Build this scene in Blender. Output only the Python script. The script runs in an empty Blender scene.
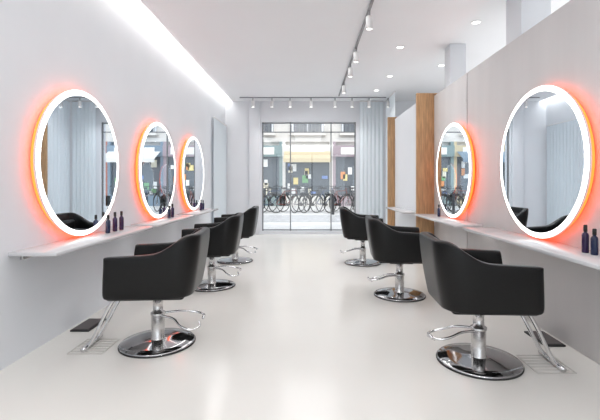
import bpy, bmesh, math, random
from mathutils import Vector, Matrix
random.seed(3)
scn=bpy.context.scene
COL=scn.collection
scn.view_settings.view_transform='Standard'
H=1.08; CE=2.86; WL=-1.78; WR=1.74; YB=8.6; YF=-2.6; XR=4.3

# ---------------- materials
def mat(name,col,rough=.5,metal=0,emit=None,es=0,noise=None,bump=0,spec=None,coat=0):
    m=bpy.data.materials.new(name); m.use_nodes=True
    nt=m.node_tree; b=nt.nodes['Principled BSDF']
    b.inputs['Base Color'].default_value=(*col,1)
    b.inputs['Roughness'].default_value=rough
    b.inputs['Metallic'].default_value=metal
    if spec is not None: b.inputs['Specular IOR Level'].default_value=spec
    if coat: b.inputs['Coat Weight'].default_value=coat
    if emit:
        b.inputs['Emission Color'].default_value=(*emit,1); b.inputs['Emission Strength'].default_value=es
    if noise:
        sc,amt,stretch=noise
        tc=nt.nodes.new('ShaderNodeTexCoord'); mp=nt.nodes.new('ShaderNodeMapping')
        mp.inputs['Scale'].default_value=stretch
        n=nt.nodes.new('ShaderNodeTexNoise'); n.inputs['Scale'].default_value=sc; n.inputs['Detail'].default_value=6
        r=nt.nodes.new('ShaderNodeValToRGB')
        r.color_ramp.elements[0].position=.3; r.color_ramp.elements[1].position=.7
        r.color_ramp.elements[0].color=(*[c*(1-amt) for c in col],1)
        r.color_ramp.elements[1].color=(*[min(1,c*(1+amt*.5)) for c in col],1)
        nt.links.new(tc.outputs['Object'],mp.inputs[0]); nt.links.new(mp.outputs[0],n.inputs[0])
        nt.links.new(n.outputs[0],r.inputs[0]); nt.links.new(r.outputs[0],b.inputs['Base Color'])
        if bump:
            bp=nt.nodes.new('ShaderNodeBump'); bp.inputs['Strength'].default_value=bump; bp.inputs['Distance'].default_value=.01
            nt.links.new(n.outputs[0],bp.inputs['Height']); nt.links.new(bp.outputs[0],b.inputs['Normal'])
    return m
M_wall=mat('wall_paint',(.76,.78,.815),.55,noise=(2,.02,(1,1,1)))
M_ceil=mat('ceiling_paint',(.91,.92,.94),.6,noise=(2,.01,(1,1,1)))
M_floor=mat('resin_floor',(.80,.78,.745),.17,noise=(.9,.04,(1,1,1)))
M_panel=mat('panel_greige',(.66,.64,.64),.5,noise=(5,.05,(1,1,.12)))
M_dark=mat('dark_gap',(.1,.09,.09),.6)
M_wood=mat('oak',(.46,.27,.13),.45,noise=(9,.35,(5,5,.5)),bump=.1)
M_leather=mat('black_leather',(.005,.005,.0052),.33,noise=(120,.2,(1,1,1)),bump=.05,spec=.28)
M_chrome=mat('chrome',(.78,.78,.79),.09,1)
M_basechrome=mat('base_chrome',(.42,.42,.43),.06,1)
M_brushed=mat('brushed_steel',(.62,.61,.60),.25,1)
M_rubber=mat('black_rubber',(.02,.02,.02),.6)
M_mirror=mat('mirror_glass',(.86,.92,.97),.01,1)
M_led=mat('led_white',(1,1,1),.5,emit=(1,.96,.93),es=2.2)
M_orange=mat('orange_backlight',(.8,.25,.06),.5,emit=(1,.085,.010),es=4.4)
M_cove=mat('led_cove',(1,1,1),.5,emit=(1,.97,.92),es=7.5)
M_down=mat('downlight_lens',(1,1,1),.5,emit=(1,.98,.95),es=5)
M_shelf=mat('shelf_lacquer',(.62,.62,.635),.22)
M_white=mat('white_plastic',(.78,.78,.78),.4)
M_grey=mat('spot_grey',(.30,.30,.31),.4)
M_frame=mat('window_frame_metal',(.22,.23,.24),.4,.3)
M_bottle=mat('bottle_indigo',(.03,.012,.06),.2)
M_bottle2=mat('bottle_navy',(.012,.02,.06),.2)
M_pave=mat('pavement',(.70,.69,.68),.8,noise=(3,.12,(1,1,1)))
M_road=mat('asphalt',(.50,.50,.51),.9,noise=(6,.2,(1,1,1)))
M_stone=mat('facade_stone',(.72,.69,.65),.8,noise=(2,.1,(1,1,1)))
M_vent=mat('vent_metal',(.55,.53,.50),.4)

def curtain_mat():
    m=bpy.data.materials.new('sheer_curtain'); m.use_nodes=True; nt=m.node_tree; nt.nodes.clear()
    o=nt.nodes.new('ShaderNodeOutputMaterial'); d=nt.nodes.new('ShaderNodeBsdfDiffuse'); t=nt.nodes.new('ShaderNodeBsdfTranslucent')
    d.inputs[0].default_value=(.86,.92,.96,1); t.inputs[0].default_value=(.86,.93,.97,1)
    mx=nt.nodes.new('ShaderNodeMixShader'); mx.inputs[0].default_value=.25
    nt.links.new(d.outputs[0],mx.inputs[1]); nt.links.new(t.outputs[0],mx.inputs[2]); nt.links.new(mx.outputs[0],o.inputs[0])
    return m
M_curtain=curtain_mat()
def glass_mat():
    m=bpy.data.materials.new('window_glass'); m.use_nodes=True; nt=m.node_tree; nt.nodes.clear()
    o=nt.nodes.new('ShaderNodeOutputMaterial'); d=nt.nodes.new('ShaderNodeBsdfTransparent'); t=nt.nodes.new('ShaderNodeBsdfGlossy')
    t.inputs['Roughness'].default_value=.02
    mx=nt.nodes.new('ShaderNodeMixShader'); mx.inputs[0].default_value=.06
    nt.links.new(d.outputs[0],mx.inputs[1]); nt.links.new(t.outputs[0],mx.inputs[2]); nt.links.new(mx.outputs[0],o.inputs[0])
    return m
M_glass=glass_mat()

# ---------------- mesh helpers
class MB:
    """accumulates geometry with several materials into one mesh"""
    def __init__(s): s.bm=bmesh.new(); s.mats=[]
    def mi(s,m):
        if m not in s.mats: s.mats.append(m)
        return s.mats.index(m)
    def box(s,lo,hi,m,bev=0,seg=2):
        t=bmesh.new(); bmesh.ops.create_cube(t,size=1)
        for v in t.verts: v.co=Vector([(lo[i]+hi[i])/2+v.co[i]*(hi[i]-lo[i]) for i in range(3)])
        if bev: bmesh.ops.bevel(t,geom=list(t.edges),offset=bev,segments=seg,affect='EDGES',profile=.5)
        s.add(t,m,smooth=bool(bev))
    def add(s,t,m,smooth=False,mtx=None):
        i=s.mi(m)
        if mtx: bmesh.ops.transform(t,matrix=mtx,verts=t.verts)
        me=bpy.data.meshes.new('tmp'); t.to_mesh(me); t.free()
        n=len(s.bm.faces); s.bm.from_mesh(me); bpy.data.meshes.remove(me)
        s.bm.faces.ensure_lookup_table()
        for f in s.bm.faces[n:]: f.material_index=i; f.smooth=smooth
    def lathe(s,prof,m,segs=48,mtx=None,smooth=True):
        t=bmesh.new(); rings=[]
        for r,z in prof:
            if r<1e-6: rings.append([t.verts.new((0,0,z))])
            else: rings.append([t.verts.new((r*math.cos(2*math.pi*k/segs),r*math.sin(2*math.pi*k/segs),z)) for k in range(segs)])
        for a,b in zip(rings,rings[1:]):
            for k in range(segs):
                k2=(k+1)%segs
                if len(a)==1 and len(b)==1: continue
                if len(a)==1: t.faces.new((a[0],b[k2],b[k]))
                elif len(b)==1: t.faces.new((a[k],a[k2],b[0]))
                else: t.faces.new((a[k],a[k2],b[k2],b[k]))
        bmesh.ops.recalc_face_normals(t,faces=t.faces)
        s.add(t,m,smooth,mtx)
    def tube(s,pts,r,m,segs=10,closed=False,smooth_pts=True,mtx=None):
        pts=[Vector(p) for p in pts]
        if smooth_pts and len(pts)>2:
            q=[]
            n=len(pts)
            rng=range(n) if closed else range(n-1)
            for i in rng:
                p0=pts[(i-1)%n] if closed or i>0 else pts[i]
                p1=pts[i]; p2=pts[(i+1)%n]
                p3=pts[(i+2)%n] if closed or i+2<n else p2
                for k in range(5):
                    u=k/5
                    q.append(.5*((2*p1)+(-p0+p2)*u+(2*p0-5*p1+4*p2-p3)*u*u+(-p0+3*p1-3*p2+p3)*u**3))
            if not closed: q.append(pts[-1])
            pts=q
        t=bmesh.new(); rings=[]; n=len(pts); up=None
        for i,p in enumerate(pts):
            a=pts[(i-1)%n] if closed or i>0 else p
            b=pts[(i+1)%n] if closed or i<n-1 else p
            d=(b-a).normalized()
            if up is None: up=d.orthogonal().normalized()
            up=(up-d*up.dot(d)).normalized(); w=d.cross(up)
            rings.append([t.verts.new(p+(up*math.cos(2*math.pi*k/segs)+w*math.sin(2*math.pi*k/segs))*r) for k in range(segs)])
        for i in range(n if closed else n-1):
            a=rings[i]; b=rings[(i+1)%n]
            for k in range(segs):
                t.faces.new((a[k],a[(k+1)%segs],b[(k+1)%segs],b[k]))
        if not closed:
            t.faces.new(rings[0][::-1]); t.faces.new(rings[-1])
        bmesh.ops.recalc_face_normals(t,faces=t.faces)
        s.add(t,m,True,mtx)
    def mesh(s,name):
        me=bpy.data.meshes.new(name); s.bm.to_mesh(me); s.bm.free()
        for m in s.mats: me.materials.append(m)
        return me
    def obj(s,name,loc=(0,0,0),rz=0):
        return place(s.mesh(name),name,loc,rz)
def place(me,name,loc=(0,0,0),rz=0):
    o=bpy.data.objects.new(name,me); COL.objects.link(o); o.location=loc; o.rotation_euler[2]=rz
    return o
def boxo(name,lo,hi,m,bev=0):
    c=[(lo[i]+hi[i])/2 for i in range(3)]
    b=MB(); b.box([lo[i]-c[i] for i in range(3)],[hi[i]-c[i] for i in range(3)],m,bev); return b.obj(name,c)

# ---------------- room shell
boxo('floor',(WL-.15,YF,-.1),(XR+.15,YB+.2,0),M_floor)
SL=.15  # cove slot width
boxo('ceiling',(WL+SL,YF,CE),(XR+.15,YB+.2,CE+.22),M_ceil)
boxo('wall_left',(WL-.15,YF,0),(WL,YB,CE+.22),M_wall)
b=MB()
b.box((WL,YF,CE+.14),(WL+SL,YB,CE+.22),M_ceil)
b.box((WL+.05,YF+.1,CE+.115),(WL+SL-.015,YB-.02,CE+.14),M_cove)
b.obj('cove_light')
boxo('wall_right',(XR,YF,0),(XR+.15,YB,CE),M_wall)
WX0,WX1,WZ0,WZ1=-.99,1.03,.07,2.41
b=MB()
b.box((WL-.15,YB,0),(WX0,YB+.2,CE+.22),M_wall)
b.box((WX1,YB,0),(XR+.15,YB+.2,CE),M_wall)
b.box((WX0,YB,WZ1),(WX1,YB+.2,CE),M_wall)
b.box((WX0,YB,0),(WX1,YB+.2,WZ0),M_wall)
b.obj('wall_back')
b=MB()
b.box((WL-.15,YF-.2,0),(-1.6,YF,CE+.22),M_wall); b.box((3.9,YF-.2,0),(XR+.15,YF,CE+.22),M_wall)
b.box((-1.6,YF-.2,2.6),(3.9,YF,CE+.22),M_wall)
b.obj('wall_front')
# window frame
def px2x(px,d): return (px-308)*d/400
b=MB(); y0,y1=YB+.03,YB+.06
fr=.015
for px in (262,290.5,331,356):
    x=px2x(px,YB+.05); x=min(max(x,WX0+fr),WX1-fr)
    b.box((x-fr*.8,y0,WZ0),(x+fr*.8,y1,WZ1),M_frame)
for z in (WZ0+.02,WZ1-.02,2.20):
    b.box((WX0,y0,z-.010),(WX1,y1,z+.010),M_frame)
b.box((WX0,YB+.055,WZ0),(WX1,YB+.060,WZ1),M_glass)
b.obj('window_1')
# front (behind) window frame; unseen opening added to let sky light in
b=MB()
for x in (-1.57,.2,2,3.87): b.box((x-.03,YF-.12,0),(x+.03,YF-.05,2.6),M_frame)
b.box((-1.6,YF-.12,2.55),(3.9,YF-.05,2.6),M_frame)
b.obj('added_light_window')

# partition panels right
PH=2.30; seam=4.38; F1=5.52; F2=7.5
b=MB()
b.box((WR,YF+.9,0),(WR+.12,seam-.012,PH),M_panel,.004,1)
b.box((WR,seam+.012,0),(WR+.12,F1,PH),M_panel,.004,1)
b.box((WR+.01,seam-.013,0),(WR+.11,seam+.013,PH-.005),M_dark)
b.obj('wall_partition')
boxo('wall_partition_far',(1.63,F1+.05,0),(1.75,F2,PH),M_wall)
boxo('trim_1',(1.50,F1,0),(WR+.12,F1+.05,2.335),M_wood,.003)
boxo('trim_2',(1.50,F2,0),(WR+.12,F2+.06,2.335),M_wood,.003)
# columns beyond partition
boxo('column',(px2x(450,5.07),5.07,0),(px2x(466,5.07),5.27,CE),M_wall,.004)
boxo('column',(1.93,3.62,0),(2.20,3.9,CE),M_wall,.004)
# curtains
def curtain(name,p0,p1,z0,z1,amp=.03,wl=.11):
    p0=Vector(p0);p1=Vector(p1); L=(p1-p0).length; d=(p1-p0).normalized(); n=Vector((-d.y,d.x))
    t=bmesh.new(); N=int(L/wl*10); rows=[]
    for j,z in enumerate((z0,(z0+z1)/2,z1)):
        row=[]
        for i in range(N+1):
            s=L*i/N; a=amp*(1-.35*j/2)*math.sin(2*math.pi*s/wl+.8*math.sin(s*5))
            p=p0+d*s+n*a; row.append(t.verts.new((p.x,p.y,z)))
        rows.append(row)
    for a,c in zip(rows,rows[1:]):
        for i in range(N): t.faces.new((a[i],a[i+1],c[i+1],c[i]))
    b=MB(); b.add(t,M_curtain,True)
    # rail
    q=[(p0.x,p0.y,z1+.01),(p1.x,p1.y,z1+.01)]
    b.tube(q,.012,M_white,8,smooth_pts=False)
    return b.obj(name)
curtain('curtain',(1.66,F2+.12),(1.66,YB-.08),.02,CE-.03,.02,.11)
curtain('curtain',(1.10,YB-.08),(1.60,YB-.08),.02,CE-.03,.008,.085)
curtain('curtain',(WL+.05,7.35),(WL+.05,YB-.1),.02,2.3,.012,.1)
boxo('column',(-1.26,YB-.06,0),(-1.03,YB,CE),M_wall,.004)

# ---------------- mirrors
def mirror_mesh():
    b=MB(); R=.55
    mt=Matrix.Rotation(math.radians(90),4,'Y')  # z->x
    b.lathe([(0,0),(.44,0),(.44,.05),(0,.05)],M_white,64,mt,False)
    b.lathe([(0,.046),(R-.004,.046),(R,.050),(R,.064)],M_white,96,mt,False)
    b.lathe([(R,.064),(R-.004,.069),(R-.038,.069)],M_led,96,mt,False)
    b.lathe([(R-.038,.069),(R-.040,.0695),(0,.0695)],M_mirror,96,mt,False)
    # recessed back-light strip between wall and mirror plate, washing the wall
    b.lathe([(R-.030,.012),(R-.022,.016),(R-.016,.030),(R-.012,.046)],M_orange,96,mt,True)
    return b.mesh('round_led_mirror')
mm=mirror_mesh()
MZ=H+.157
for y in (3.07,4.62,6.03): place(mm,'round_led_mirror',(WL,y,MZ),0)
for y in (2.93,4.66): place(mm,'round_led_mirror',(WR,y,MZ),math.pi)

# ---------------- shelves
SZ=.662
def shelf(x0,x1,ya,yb,wall):
    b=MB()
    b.box((x0,ya,-.012),(x1,yb,.012),M_shelf,.003,1)
    xs=(x0,x0+.02) if wall<0 else (x1-.02,x1)
    b.box((xs[0],ya+.1,-.05),(xs[1],yb-.1,-.011),M_brushed,.002,1)
    for yy in (ya+.25,yb-.25):
        xm=x0+.16 if wall<0 else x1-.16
        b.box((min(xs[0],xm),yy-.01,-.03),(max(xs[1],xm),yy+.01,-.011),M_brushed)
    b.obj('floating_shelf',(0,0,SZ))
for ya,yb in ((2.37,3.85),(4.02,5.25),(5.45,6.65)): shelf(WL,WL+.29,ya,yb,-1)
for ya,yb in ((2.0,3.75),(3.97,5.45)): shelf(WR-.29,WR,ya,yb,1)
shelf(1.63-.25,1.63,5.8,7.1,1)

# bottles
def bottle(m,h):
    b=MB(); r=.019
    b.lathe([(0,0),(r*.92,0),(r,.004),(r,h*.62),(r*.85,h*.68),(r*.42,h*.73),(r*.40,h*.78),(0,h*.78)],m,20)
    b.lathe([(0,h*.76),(r*.55,h*.76),(r*.55,h*.97),(r*.45,h),(0,h)],M_rubber,20)
    return b.mesh('hair_product_bottle')
B1=bottle(M_bottle,.165); B2=bottle(M_bottle2,.15)
sh=SZ+.012
for i,(x,y) in enumerate([(-1.66,3.32),(-1.66,3.44),(-1.66,3.56),(-1.66,4.78),(-1.66,4.90),(-1.66,6.2),(-1.66,6.33)]):
    place(B1 if i%3 else B2,'hair_product_bottle',(x,y,sh))
for i,(x,y) in enumerate([(1.64,2.365),(1.64,2.29),(1.63,4.98)]): place(B2 if i else B1,'hair_product_bottle',(x,y,sh))

# ---------------- salon chair
def chair_mesh():
    # shell via subsurf
    path=[]
    hw,yf,yb,rc=.275,.245,-.275,.125
    for k in range(7): path.append((Vector((-hw,yf+(yb+rc-yf)*k/6)),Vector((-1,0))))
    for k in range(1,8):
        a=math.pi+math.pi/2*k/8
        path.append((Vector((-hw+rc+rc*math.cos(a),yb+rc+rc*math.sin(a))),Vector((math.cos(a),math.sin(a)))))
    for k in range(0,5): path.append((Vector((-hw+rc+(2*hw-2*rc)*k/4,yb)),Vector((0,-1))))
    for k in range(1,8):
        a=1.5*math.pi+math.pi/2*k/8
        path.append((Vector((hw-rc+rc*math.cos(a),yb+rc+rc*math.sin(a))),Vector((math.cos(a),math.sin(a)))))
    for k in range(7): path.append((Vector((hw,yb+rc+(yf-yb-rc)*k/6)),Vector((1,0))))
    t=bmesh.new(); rings=[]
    zb=.355
    def sm(u): u=max(0,min(1,u)); return u*u*(3-2*u)
    for p,n in path:
        bk=sm((-.045-p.y)/.20)
        zt=.644-.010*(1-sm((yf-p.y)/.3))+.118*bk
        th=.062
        def P(off,z):
            u=(z-zb)/(zt-zb)
            fl=.9+.1*min(1,u*1.6)            # taper toward bottom
            q=p*1.0+n*off
            q=Vector((q.x*fl,q.y*(fl if q.y<0 else 1+.10*(1-u))))
            q+=Vector((0,-.030*bk*u))         # lean
            return t.verts.new((q.x,q.y,z))
        h=zt-zb
        o=.018; i=-th+.018
        prof=[(o,zb+.004),(o,zb+.03),(o+.002,zb+h*.4),(o,zb+h*.75),(o,zt-.022),(o-.004,zt-.004),(o-.018,zt),
              (i+.018,zt),(i+.004,zt-.004),(i,zt-.022),(i,zb+h*.6),(i,zb+.02)]
        rings.append([P(a,z) for a,z in prof])
    for a,c in zip(rings,rings[1:]):
        m=len(a)
        for k in range(m): t.faces.new((a[k],a[(k+1)%m],c[(k+1)%m],c[k]))
    for r in (rings[0],rings[-1]):
        m=len(r)
        for k in range(m//2-1):
            t.faces.new((r[k],r[k+1],r[m-2-k],r[m-1-k]))
    bmesh.ops.recalc_face_normals(t,faces=t.faces)
    me=bpy.data.meshes.new('s'); t.to_mesh(me); t.free()
    for p in me.polygons: p.use_smooth=True
    o=bpy.data.objects.new('s',me); COL.objects.link(o)
    md=o.modifiers.new('s','SUBSURF'); md.levels=2; md.render_levels=2
    dg=bpy.context.evaluated_depsgraph_get(); dg.update()
    me2=bpy.data.meshes.new_from_object(o.evaluated_get(dg))
    t=bmesh.new(); t.from_mesh(me2); bpy.data.objects.remove(o); bpy.data.meshes.remove(me2)
    b=MB(); b.add(t,M_leather,True)
    # seat cushion + underside
    b.box((-.222,-.225,.39),(.222,.27,.505),M_leather,.035,4)
    b.box((-.23,-.225,.348),(.23,.255,.41),M_leather,.022,3)
    b.box((-.11,-.11,.322),(.11,.11,.352),M_rubber,.006,2)
    # back cushion
    b.box((-.19,-.25,.47),(.19,-.18,.69),M_leather,.03,4)
    # column
    b.lathe([(0,.02),(.052,.02),(.052,.03),(.043,.038),(.043,.19),(.047,.195),(.047,.21),(.032,.215),(.032,.310),(.07,.313),(.07,.324),(0,.324)],M_brushed,40)
    # base plate
    b.lathe([(0,0),(.237,0),(.244,.005),(.244,.012),(.237,.018),(.17,.024),(.10,.030),(.065,.034),(0,.034)],M_basechrome,72)
    b.lathe([(.238,.0005),(.247,.0005),(.248,.006),(.245,.011),(.239,.012)],M_rubber,72)
    # pump lever (toward back, -Y) : wishbone bar
    b.tube([(.03,-.03,.195),(.06,-.12,.195),(.10,-.20,.178),(.10,-.27,.165),(.04,-.30,.162)],.0075,M_chrome)
    b.tube([(-.03,-.03,.195),(-.07,-.12,.185),(-.12,-.18,.150),(-.13,-.25,.128),(-.06,-.29,.128),(.02,-.27,.135)],.0075,M_chrome)
    b.tube([(.0,-.302,.162),(.07,-.296,.162)],.010,M_chrome,smooth_pts=False)
    # footrest: two flat bars sloping forward/down
    for sx in (-1,1):
        b.tube([(sx*.09,.16,.352),(sx*.09,.24,.335),(sx*.08,.30,.25),(sx*.07,.39,.07),(sx*.07,.43,.016)],.012,M_chrome)
    b.tube([(-.13,.432,.016),(.13,.432,.016)],.015,M_chrome,smooth_pts=False)
    return b.mesh('salon_chair')
cm=chair_mesh()
R90=math.pi/2
for x,y,a in ((-1.02,2.72,4),(-1.02,4.24,3),(-1.02,5.61,2)): place(cm,'salon_chair',(x,y,0),R90+math.radians(a))
for x,y,a in ((1.04,2.44,-3),(.89,3.89,-4),(.75,5.47,-4)): place(cm,'salon_chair',(x,y,0),-R90+math.radians(a))

# floor outlets and vents
def outlet(x,y,rz):
    b=MB(); b.box((-.07,-.13,0),(.07,.13,.012),M_rubber,.003,1)
    b.box((-.055,-.115,.012),(.055,.115,.016),M_dark)
    b.obj('floor_outlet_box',(x,y,0),rz)
outlet(-1.67,3.05,0); outlet(1.64,2.78,0)
def vent(x,y):
    b=MB(); w,l=.11,.12
    for s in (-1,1):
        b.box((s*w-.003,-l,0),(s*w+.003,l,.003),M_vent); b.box((-w,s*l-.003,0),(w,s*l+.003,.003),M_vent)
    for k in range(1,6):
        b.box((-w,-l+2*l*k/6-.003,0),(w,-l+2*l*k/6+.003,.003),M_vent)
    b.obj('floor_vent',(x,y,0))
vent(-1.42,2.66); vent(1.42,2.40)

# ---------------- track lights
def spot_head(b,x,y,z,mtop=M_white):
    T=Matrix.Translation((x,y,z))
    b.lathe([(0,0),(.012,0),(.012,-.07),(0,-.07)],M_grey,12,T)
    b.lathe([(0,-.06),(.030,-.06),(.034,-.065),(.034,-.19),(.028,-.19),(.026,-.175),(0,-.175)],M_white,24,T)
    b.lathe([(.0275,-.186),(0,-.186)],M_down,24,T)
tx=.62
b=MB(); b.box((tx-.013,1.2,CE-.025),(tx+.013,8.0,CE),M_grey,.002,1)
for y in (4.05,5.15,5.85,6.9): spot_head(b,tx,y,CE-.023)
b.obj('ceiling_track_light')
b=MB(); b.box((-1.4,8.18,CE-.02),(1.6,8.20,CE),M_grey,.002,1)
for px in (253,272,290,311,335,352,369,388):
    spot_head(b,px2x(px,8.2),8.19,CE-.019)
b.obj('ceiling_track_light')
def downlight(x,y):
    b=MB(); b.lathe([(.055,-.001),(.055,-.006),(.045,-.006),(.043,0)],M_white,32)
    b.lathe([(.043,-.002),(0,-.002)],M_down,32); b.obj('recessed_downlight',(x,y,CE))
dl=[(1.35,6.6),(1.2,5.2),(1.85,4.4),(2.0,6.0),(1.3,7.6),(-.6,1.0),(.3,.6),(2.6,7.4),(3,2),(3,.5),(-.6,-1),(.6,-1)]
for p in dl: downlight(*p)

# lamps
def area(name,loc,sx,sy,p,rot=(0,0,0),col=(1,.995,.99)):
    l=bpy.data.lights.new(name,'AREA'); l.shape='RECTANGLE'; l.size=sx; l.size_y=sy; l.energy=p; l.color=col
    o=bpy.data.objects.new(name,l); COL.objects.link(o); o.location=loc; o.rotation_euler=rot
for p in dl:
    l=bpy.data.lights.new('downlight_lamp','SPOT'); l.energy=14; l.spot_size=math.radians(130); l.spot_blend=1; l.shadow_soft_size=.05; l.color=(1,.98,.96)
    o=bpy.data.objects.new('downlight_lamp',l); COL.objects.link(o); o.location=(p[0],p[1],CE-.03)
for y in (4.05,5.15,5.85,6.9):
    l=bpy.data.lights.new('track_lamp','SPOT'); l.energy=17; l.spot_size=math.radians(120); l.spot_blend=1; l.shadow_soft_size=.04; l.color=(1,.98,.96)
    o=bpy.data.objects.new('track_lamp',l); COL.objects.link(o); o.location=(tx,y,CE-.23)
for px in (272,311,352):
    l=bpy.data.lights.new('track_lamp','SPOT'); l.energy=18; l.spot_size=math.radians(120); l.spot_blend=1; l.shadow_soft_size=.04; l.color=(1,.98,.96)
    o=bpy.data.objects.new('track_lamp',l); COL.objects.link(o); o.location=(px2x(px,8.2),8.19,CE-.23)
area('added_fill_lamp',(0,-1.2,CE-.02),2.4,1.6,34)  # added fill light behind the camera, no real panel here
area('added_fill_lamp',(.0,4.4,CE-.02),1.0,7,46)  # added overhead fill along the aisle, unseen and without a fixture
# added uplight with no fixture, brightens the ceiling beyond the partition
area('added_uplight_lamp',(3.1,3.5,1.7),1.4,7.5,50,(math.pi,0,0))

# ---------------- street
boxo('ground_street',(-14,YB+.2,-.25),(14,40,-.02),M_pave)
boxo('ground_rear',(-14,-20,-.25),(14,YF-.2,-.02),M_pave)
boxo('road',(-14,11.5,-.02),(14,14.0,-.005),M_road)
FY=20.
def emis(name,c): return mat(name,c,.5)
b=MB()
b.box((-12,FY+.3,-.02),(12,FY+4,9),M_stone)
gl=mat('shop_glass_dark',(.12,.14,.16),.1)
cols=[(.20,.27,.34),(.42,.17,.13),(.60,.50,.32),(.22,.30,.30),(.74,.72,.68),(.38,.30,.33)]
x=-11.6; k=0
while x<11:
    w=2.3+.5*random.random(); c=cols[k%6]; mc=emis('shop_paint_%d'%k,c); ms=emis('shop_sign_%d'%k,cols[(k+4)%6])
    b.box((x,FY,-.02),(x+.15,FY+.3,3.2),mc); b.box((x+w-.15,FY,-.02),(x+w,FY+.3,3.2),mc)
    b.box((x,FY,-.02),(x+w,FY+.28,.5),mc)
    b.box((x+.15,FY+.15,.5),(x+w-.15,FY+.2,2.45),gl)
    b.box((x,FY-.1,2.45),(x+w,FY+.3,3.0),mc)
    b.box((x+.4,FY-.14,2.55),(x+w-.4,FY-.1,2.9),emis('letters_%d'%k,(.85,.83,.78)))
    # display items
    for j in range(14):
        xx=x+.22+(w-.7)*random.random(); zz=.5+1.5*random.random()
        b.box((xx,FY+.1,zz),(xx+.12+.2*random.random(),FY+.14,zz+.12+.28*random.random()),emis('disp_%d_%d'%(k,j),random.choice([(.8,.75,.6),(.75,.3,.1),(.2,.45,.2),(.85,.7,.3),(.85,.85,.85),(.2,.3,.6),(.9,.9,.88)])))
    if k%2==0:
        t=bmesh.new(); vs=[t.verts.new(p) for p in ((x+.1,FY-.1,2.7),(x+w-.1,FY-.1,2.7),(x+w-.1,FY-.9,2.3),(x+.1,FY-.9,2.3),(x+.1,FY-.9,2.12),(x+w-.1,FY-.9,2.12))]
        t.faces.new(vs[:4]); t.faces.new((vs[3],vs[2],vs[5],vs[4])); b.add(t,ms)
    for zz in (3.7,6.4):
        b.box((x+.55,FY+.2,zz),(x+w-.55,FY+.32,zz+1.9),gl)
        for e in (x+.45,x+w-.55): b.box((e,FY+.12,zz-.1),(e+.1,FY+.34,zz+2),M_wall)
        b.box((x+.45,FY+.12,zz+1.9),(x+w-.45,FY+.34,zz+2.05),M_wall); b.box((x+w/2-.03,FY+.15,zz),(x+w/2+.03,FY+.34,zz+1.9),M_wall)
        for q in range(9):
            xx=x+.45+(w-.9)*q/8; b.box((xx-.012,FY-.02,zz-.05),(xx+.012,FY+.0,zz+.75),M_frame)
        b.box((x+.4,FY-.04,zz+.73),(x+w-.4,FY+.02,zz+.78),M_frame); b.box((x+.35,FY-.06,zz-.18),(x+w-.35,FY+.3,zz-.05),M_stone)
    b.box((x,FY+.1,3.2),(x+w,FY+.3,3.4),M_stone)
    x+=w; k+=1
b.obj('shop_building')

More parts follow.
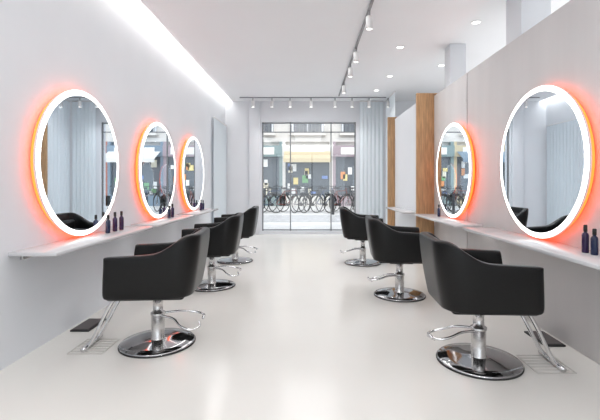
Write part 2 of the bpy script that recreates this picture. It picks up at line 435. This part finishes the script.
M_bdark=mat('bike_metal',(.06,.06,.065),.4,.3)
def bicycle(col):
    b=MB(); mf=mat('bike_paint',col,.3)
    for wx in (-.52,.52):
        b.tube([(wx+.33*math.cos(a),0,.34+.33*math.sin(a)) for a in [2*math.pi*k/32 for k in range(32)]],.018,M_rubber,6,closed=True,smooth_pts=False)
        b.tube([(wx,-.04,.34),(wx,.04,.34)],.02,M_brushed,8,smooth_pts=False)
        for k in range(8):
            a=math.pi*k/8; b.tube([(wx-.32*math.cos(a),0,.34-.32*math.sin(a)),(wx+.32*math.cos(a),0,.34+.32*math.sin(a))],.003,M_brushed,4,smooth_pts=False)
        b.tube([(wx+.37*math.cos(a),0,.34+.37*math.sin(a)) for a in [math.pi*(.1+.8*k/10) for k in range(11)]],.016,M_rubber,6,smooth_pts=False)
    S=(-.16,0,.82);BB=(-.05,0,.30);HT=(.38,0,.84);RA=(-.52,0,.34);FA=(.52,0,.34)
    for p,q in ((S,BB),(S,HT),(BB,(.41,0,.74)),(BB,RA),(S,RA),((.35,0,.95),FA)): b.tube([p,q],.017,mf,8,smooth_pts=False)
    b.tube([S,(-.19,0,.93)],.013,M_brushed,8,smooth_pts=False)
    b.box((-.32,-.07,.92),(-.06,.07,.97),M_rubber,.02,2)
    b.tube([(.22,-.28,.98),(.34,-.2,1.02),(.36,0,1.0),(.34,.2,1.02),(.22,.28,.98)],.013,M_rubber,8)
    b.tube([(-.05,-.1,.30),(-.05,.1,.30)],.05,M_bdark,12,smooth_pts=False)
    b.box((-.72,-.06,.70),(-.36,.06,.73),M_rubber)
    # front basket
    b.box((.46,-.15,.72),(.74,.15,.735),M_bdark)
    for q in range(5):
        yy=-.15+.075*q
        b.box((.735,yy-.006,.72),(.747,yy+.006,.92),M_bdark); b.box((.455,yy-.006,.72),(.467,yy+.006,.92),M_bdark)
    for s_ in (-1,1):
        b.box((.455,s_*.15-.006,.91),(.747,s_*.15+.006,.925),M_bdark)
    return b.mesh('bicycle')
bk=[bicycle(c) for c in ((.03,.03,.03),(.05,.08,.15),(.18,.04,.03),(.15,.16,.17))]
for i in range(16):
    x=-3.9+i*.52+random.uniform(-.08,.08)
    place(bk[i%4],'bicycle',(x,15.6+random.uniform(-.1,.1),-.02),math.radians(random.uniform(35,75)))
for x in (-3.4,-1.9,.9,2.6):
    b=MB(); b.lathe([(0,-.02),(.05,-.02),(.05,.75),(.06,.78),(.05,.86),(0,.88)],M_bdark,20); b.obj('bollard',(x,14.4,0))

# ---------------- world
w=bpy.data.worlds.new('World'); scn.world=w; w.use_nodes=True
nt=w.node_tree; bg=nt.nodes['Background']; bg.inputs[0].default_value=(.86,.93,1,1); bg.inputs[1].default_value=1.8
l=bpy.data.lights.new('sun','SUN'); l.energy=1.3; l.angle=.05; l.color=(1,.96,.9)
o=bpy.data.objects.new('sun',l); COL.objects.link(o); o.location=(0,0,10); o.rotation_euler=(math.radians(35),0,math.radians(25))

# ---------------- camera
c=bpy.data.cameras.new('camera'); c.lens=24; c.sensor_width=36; c.shift_x=-8/600; c.shift_y=-26/600; c.clip_start=.05
co=bpy.data.objects.new('camera',c); COL.objects.link(co); co.location=(0,0,H); co.rotation_euler=(math.pi/2,0,0)
scn.camera=co
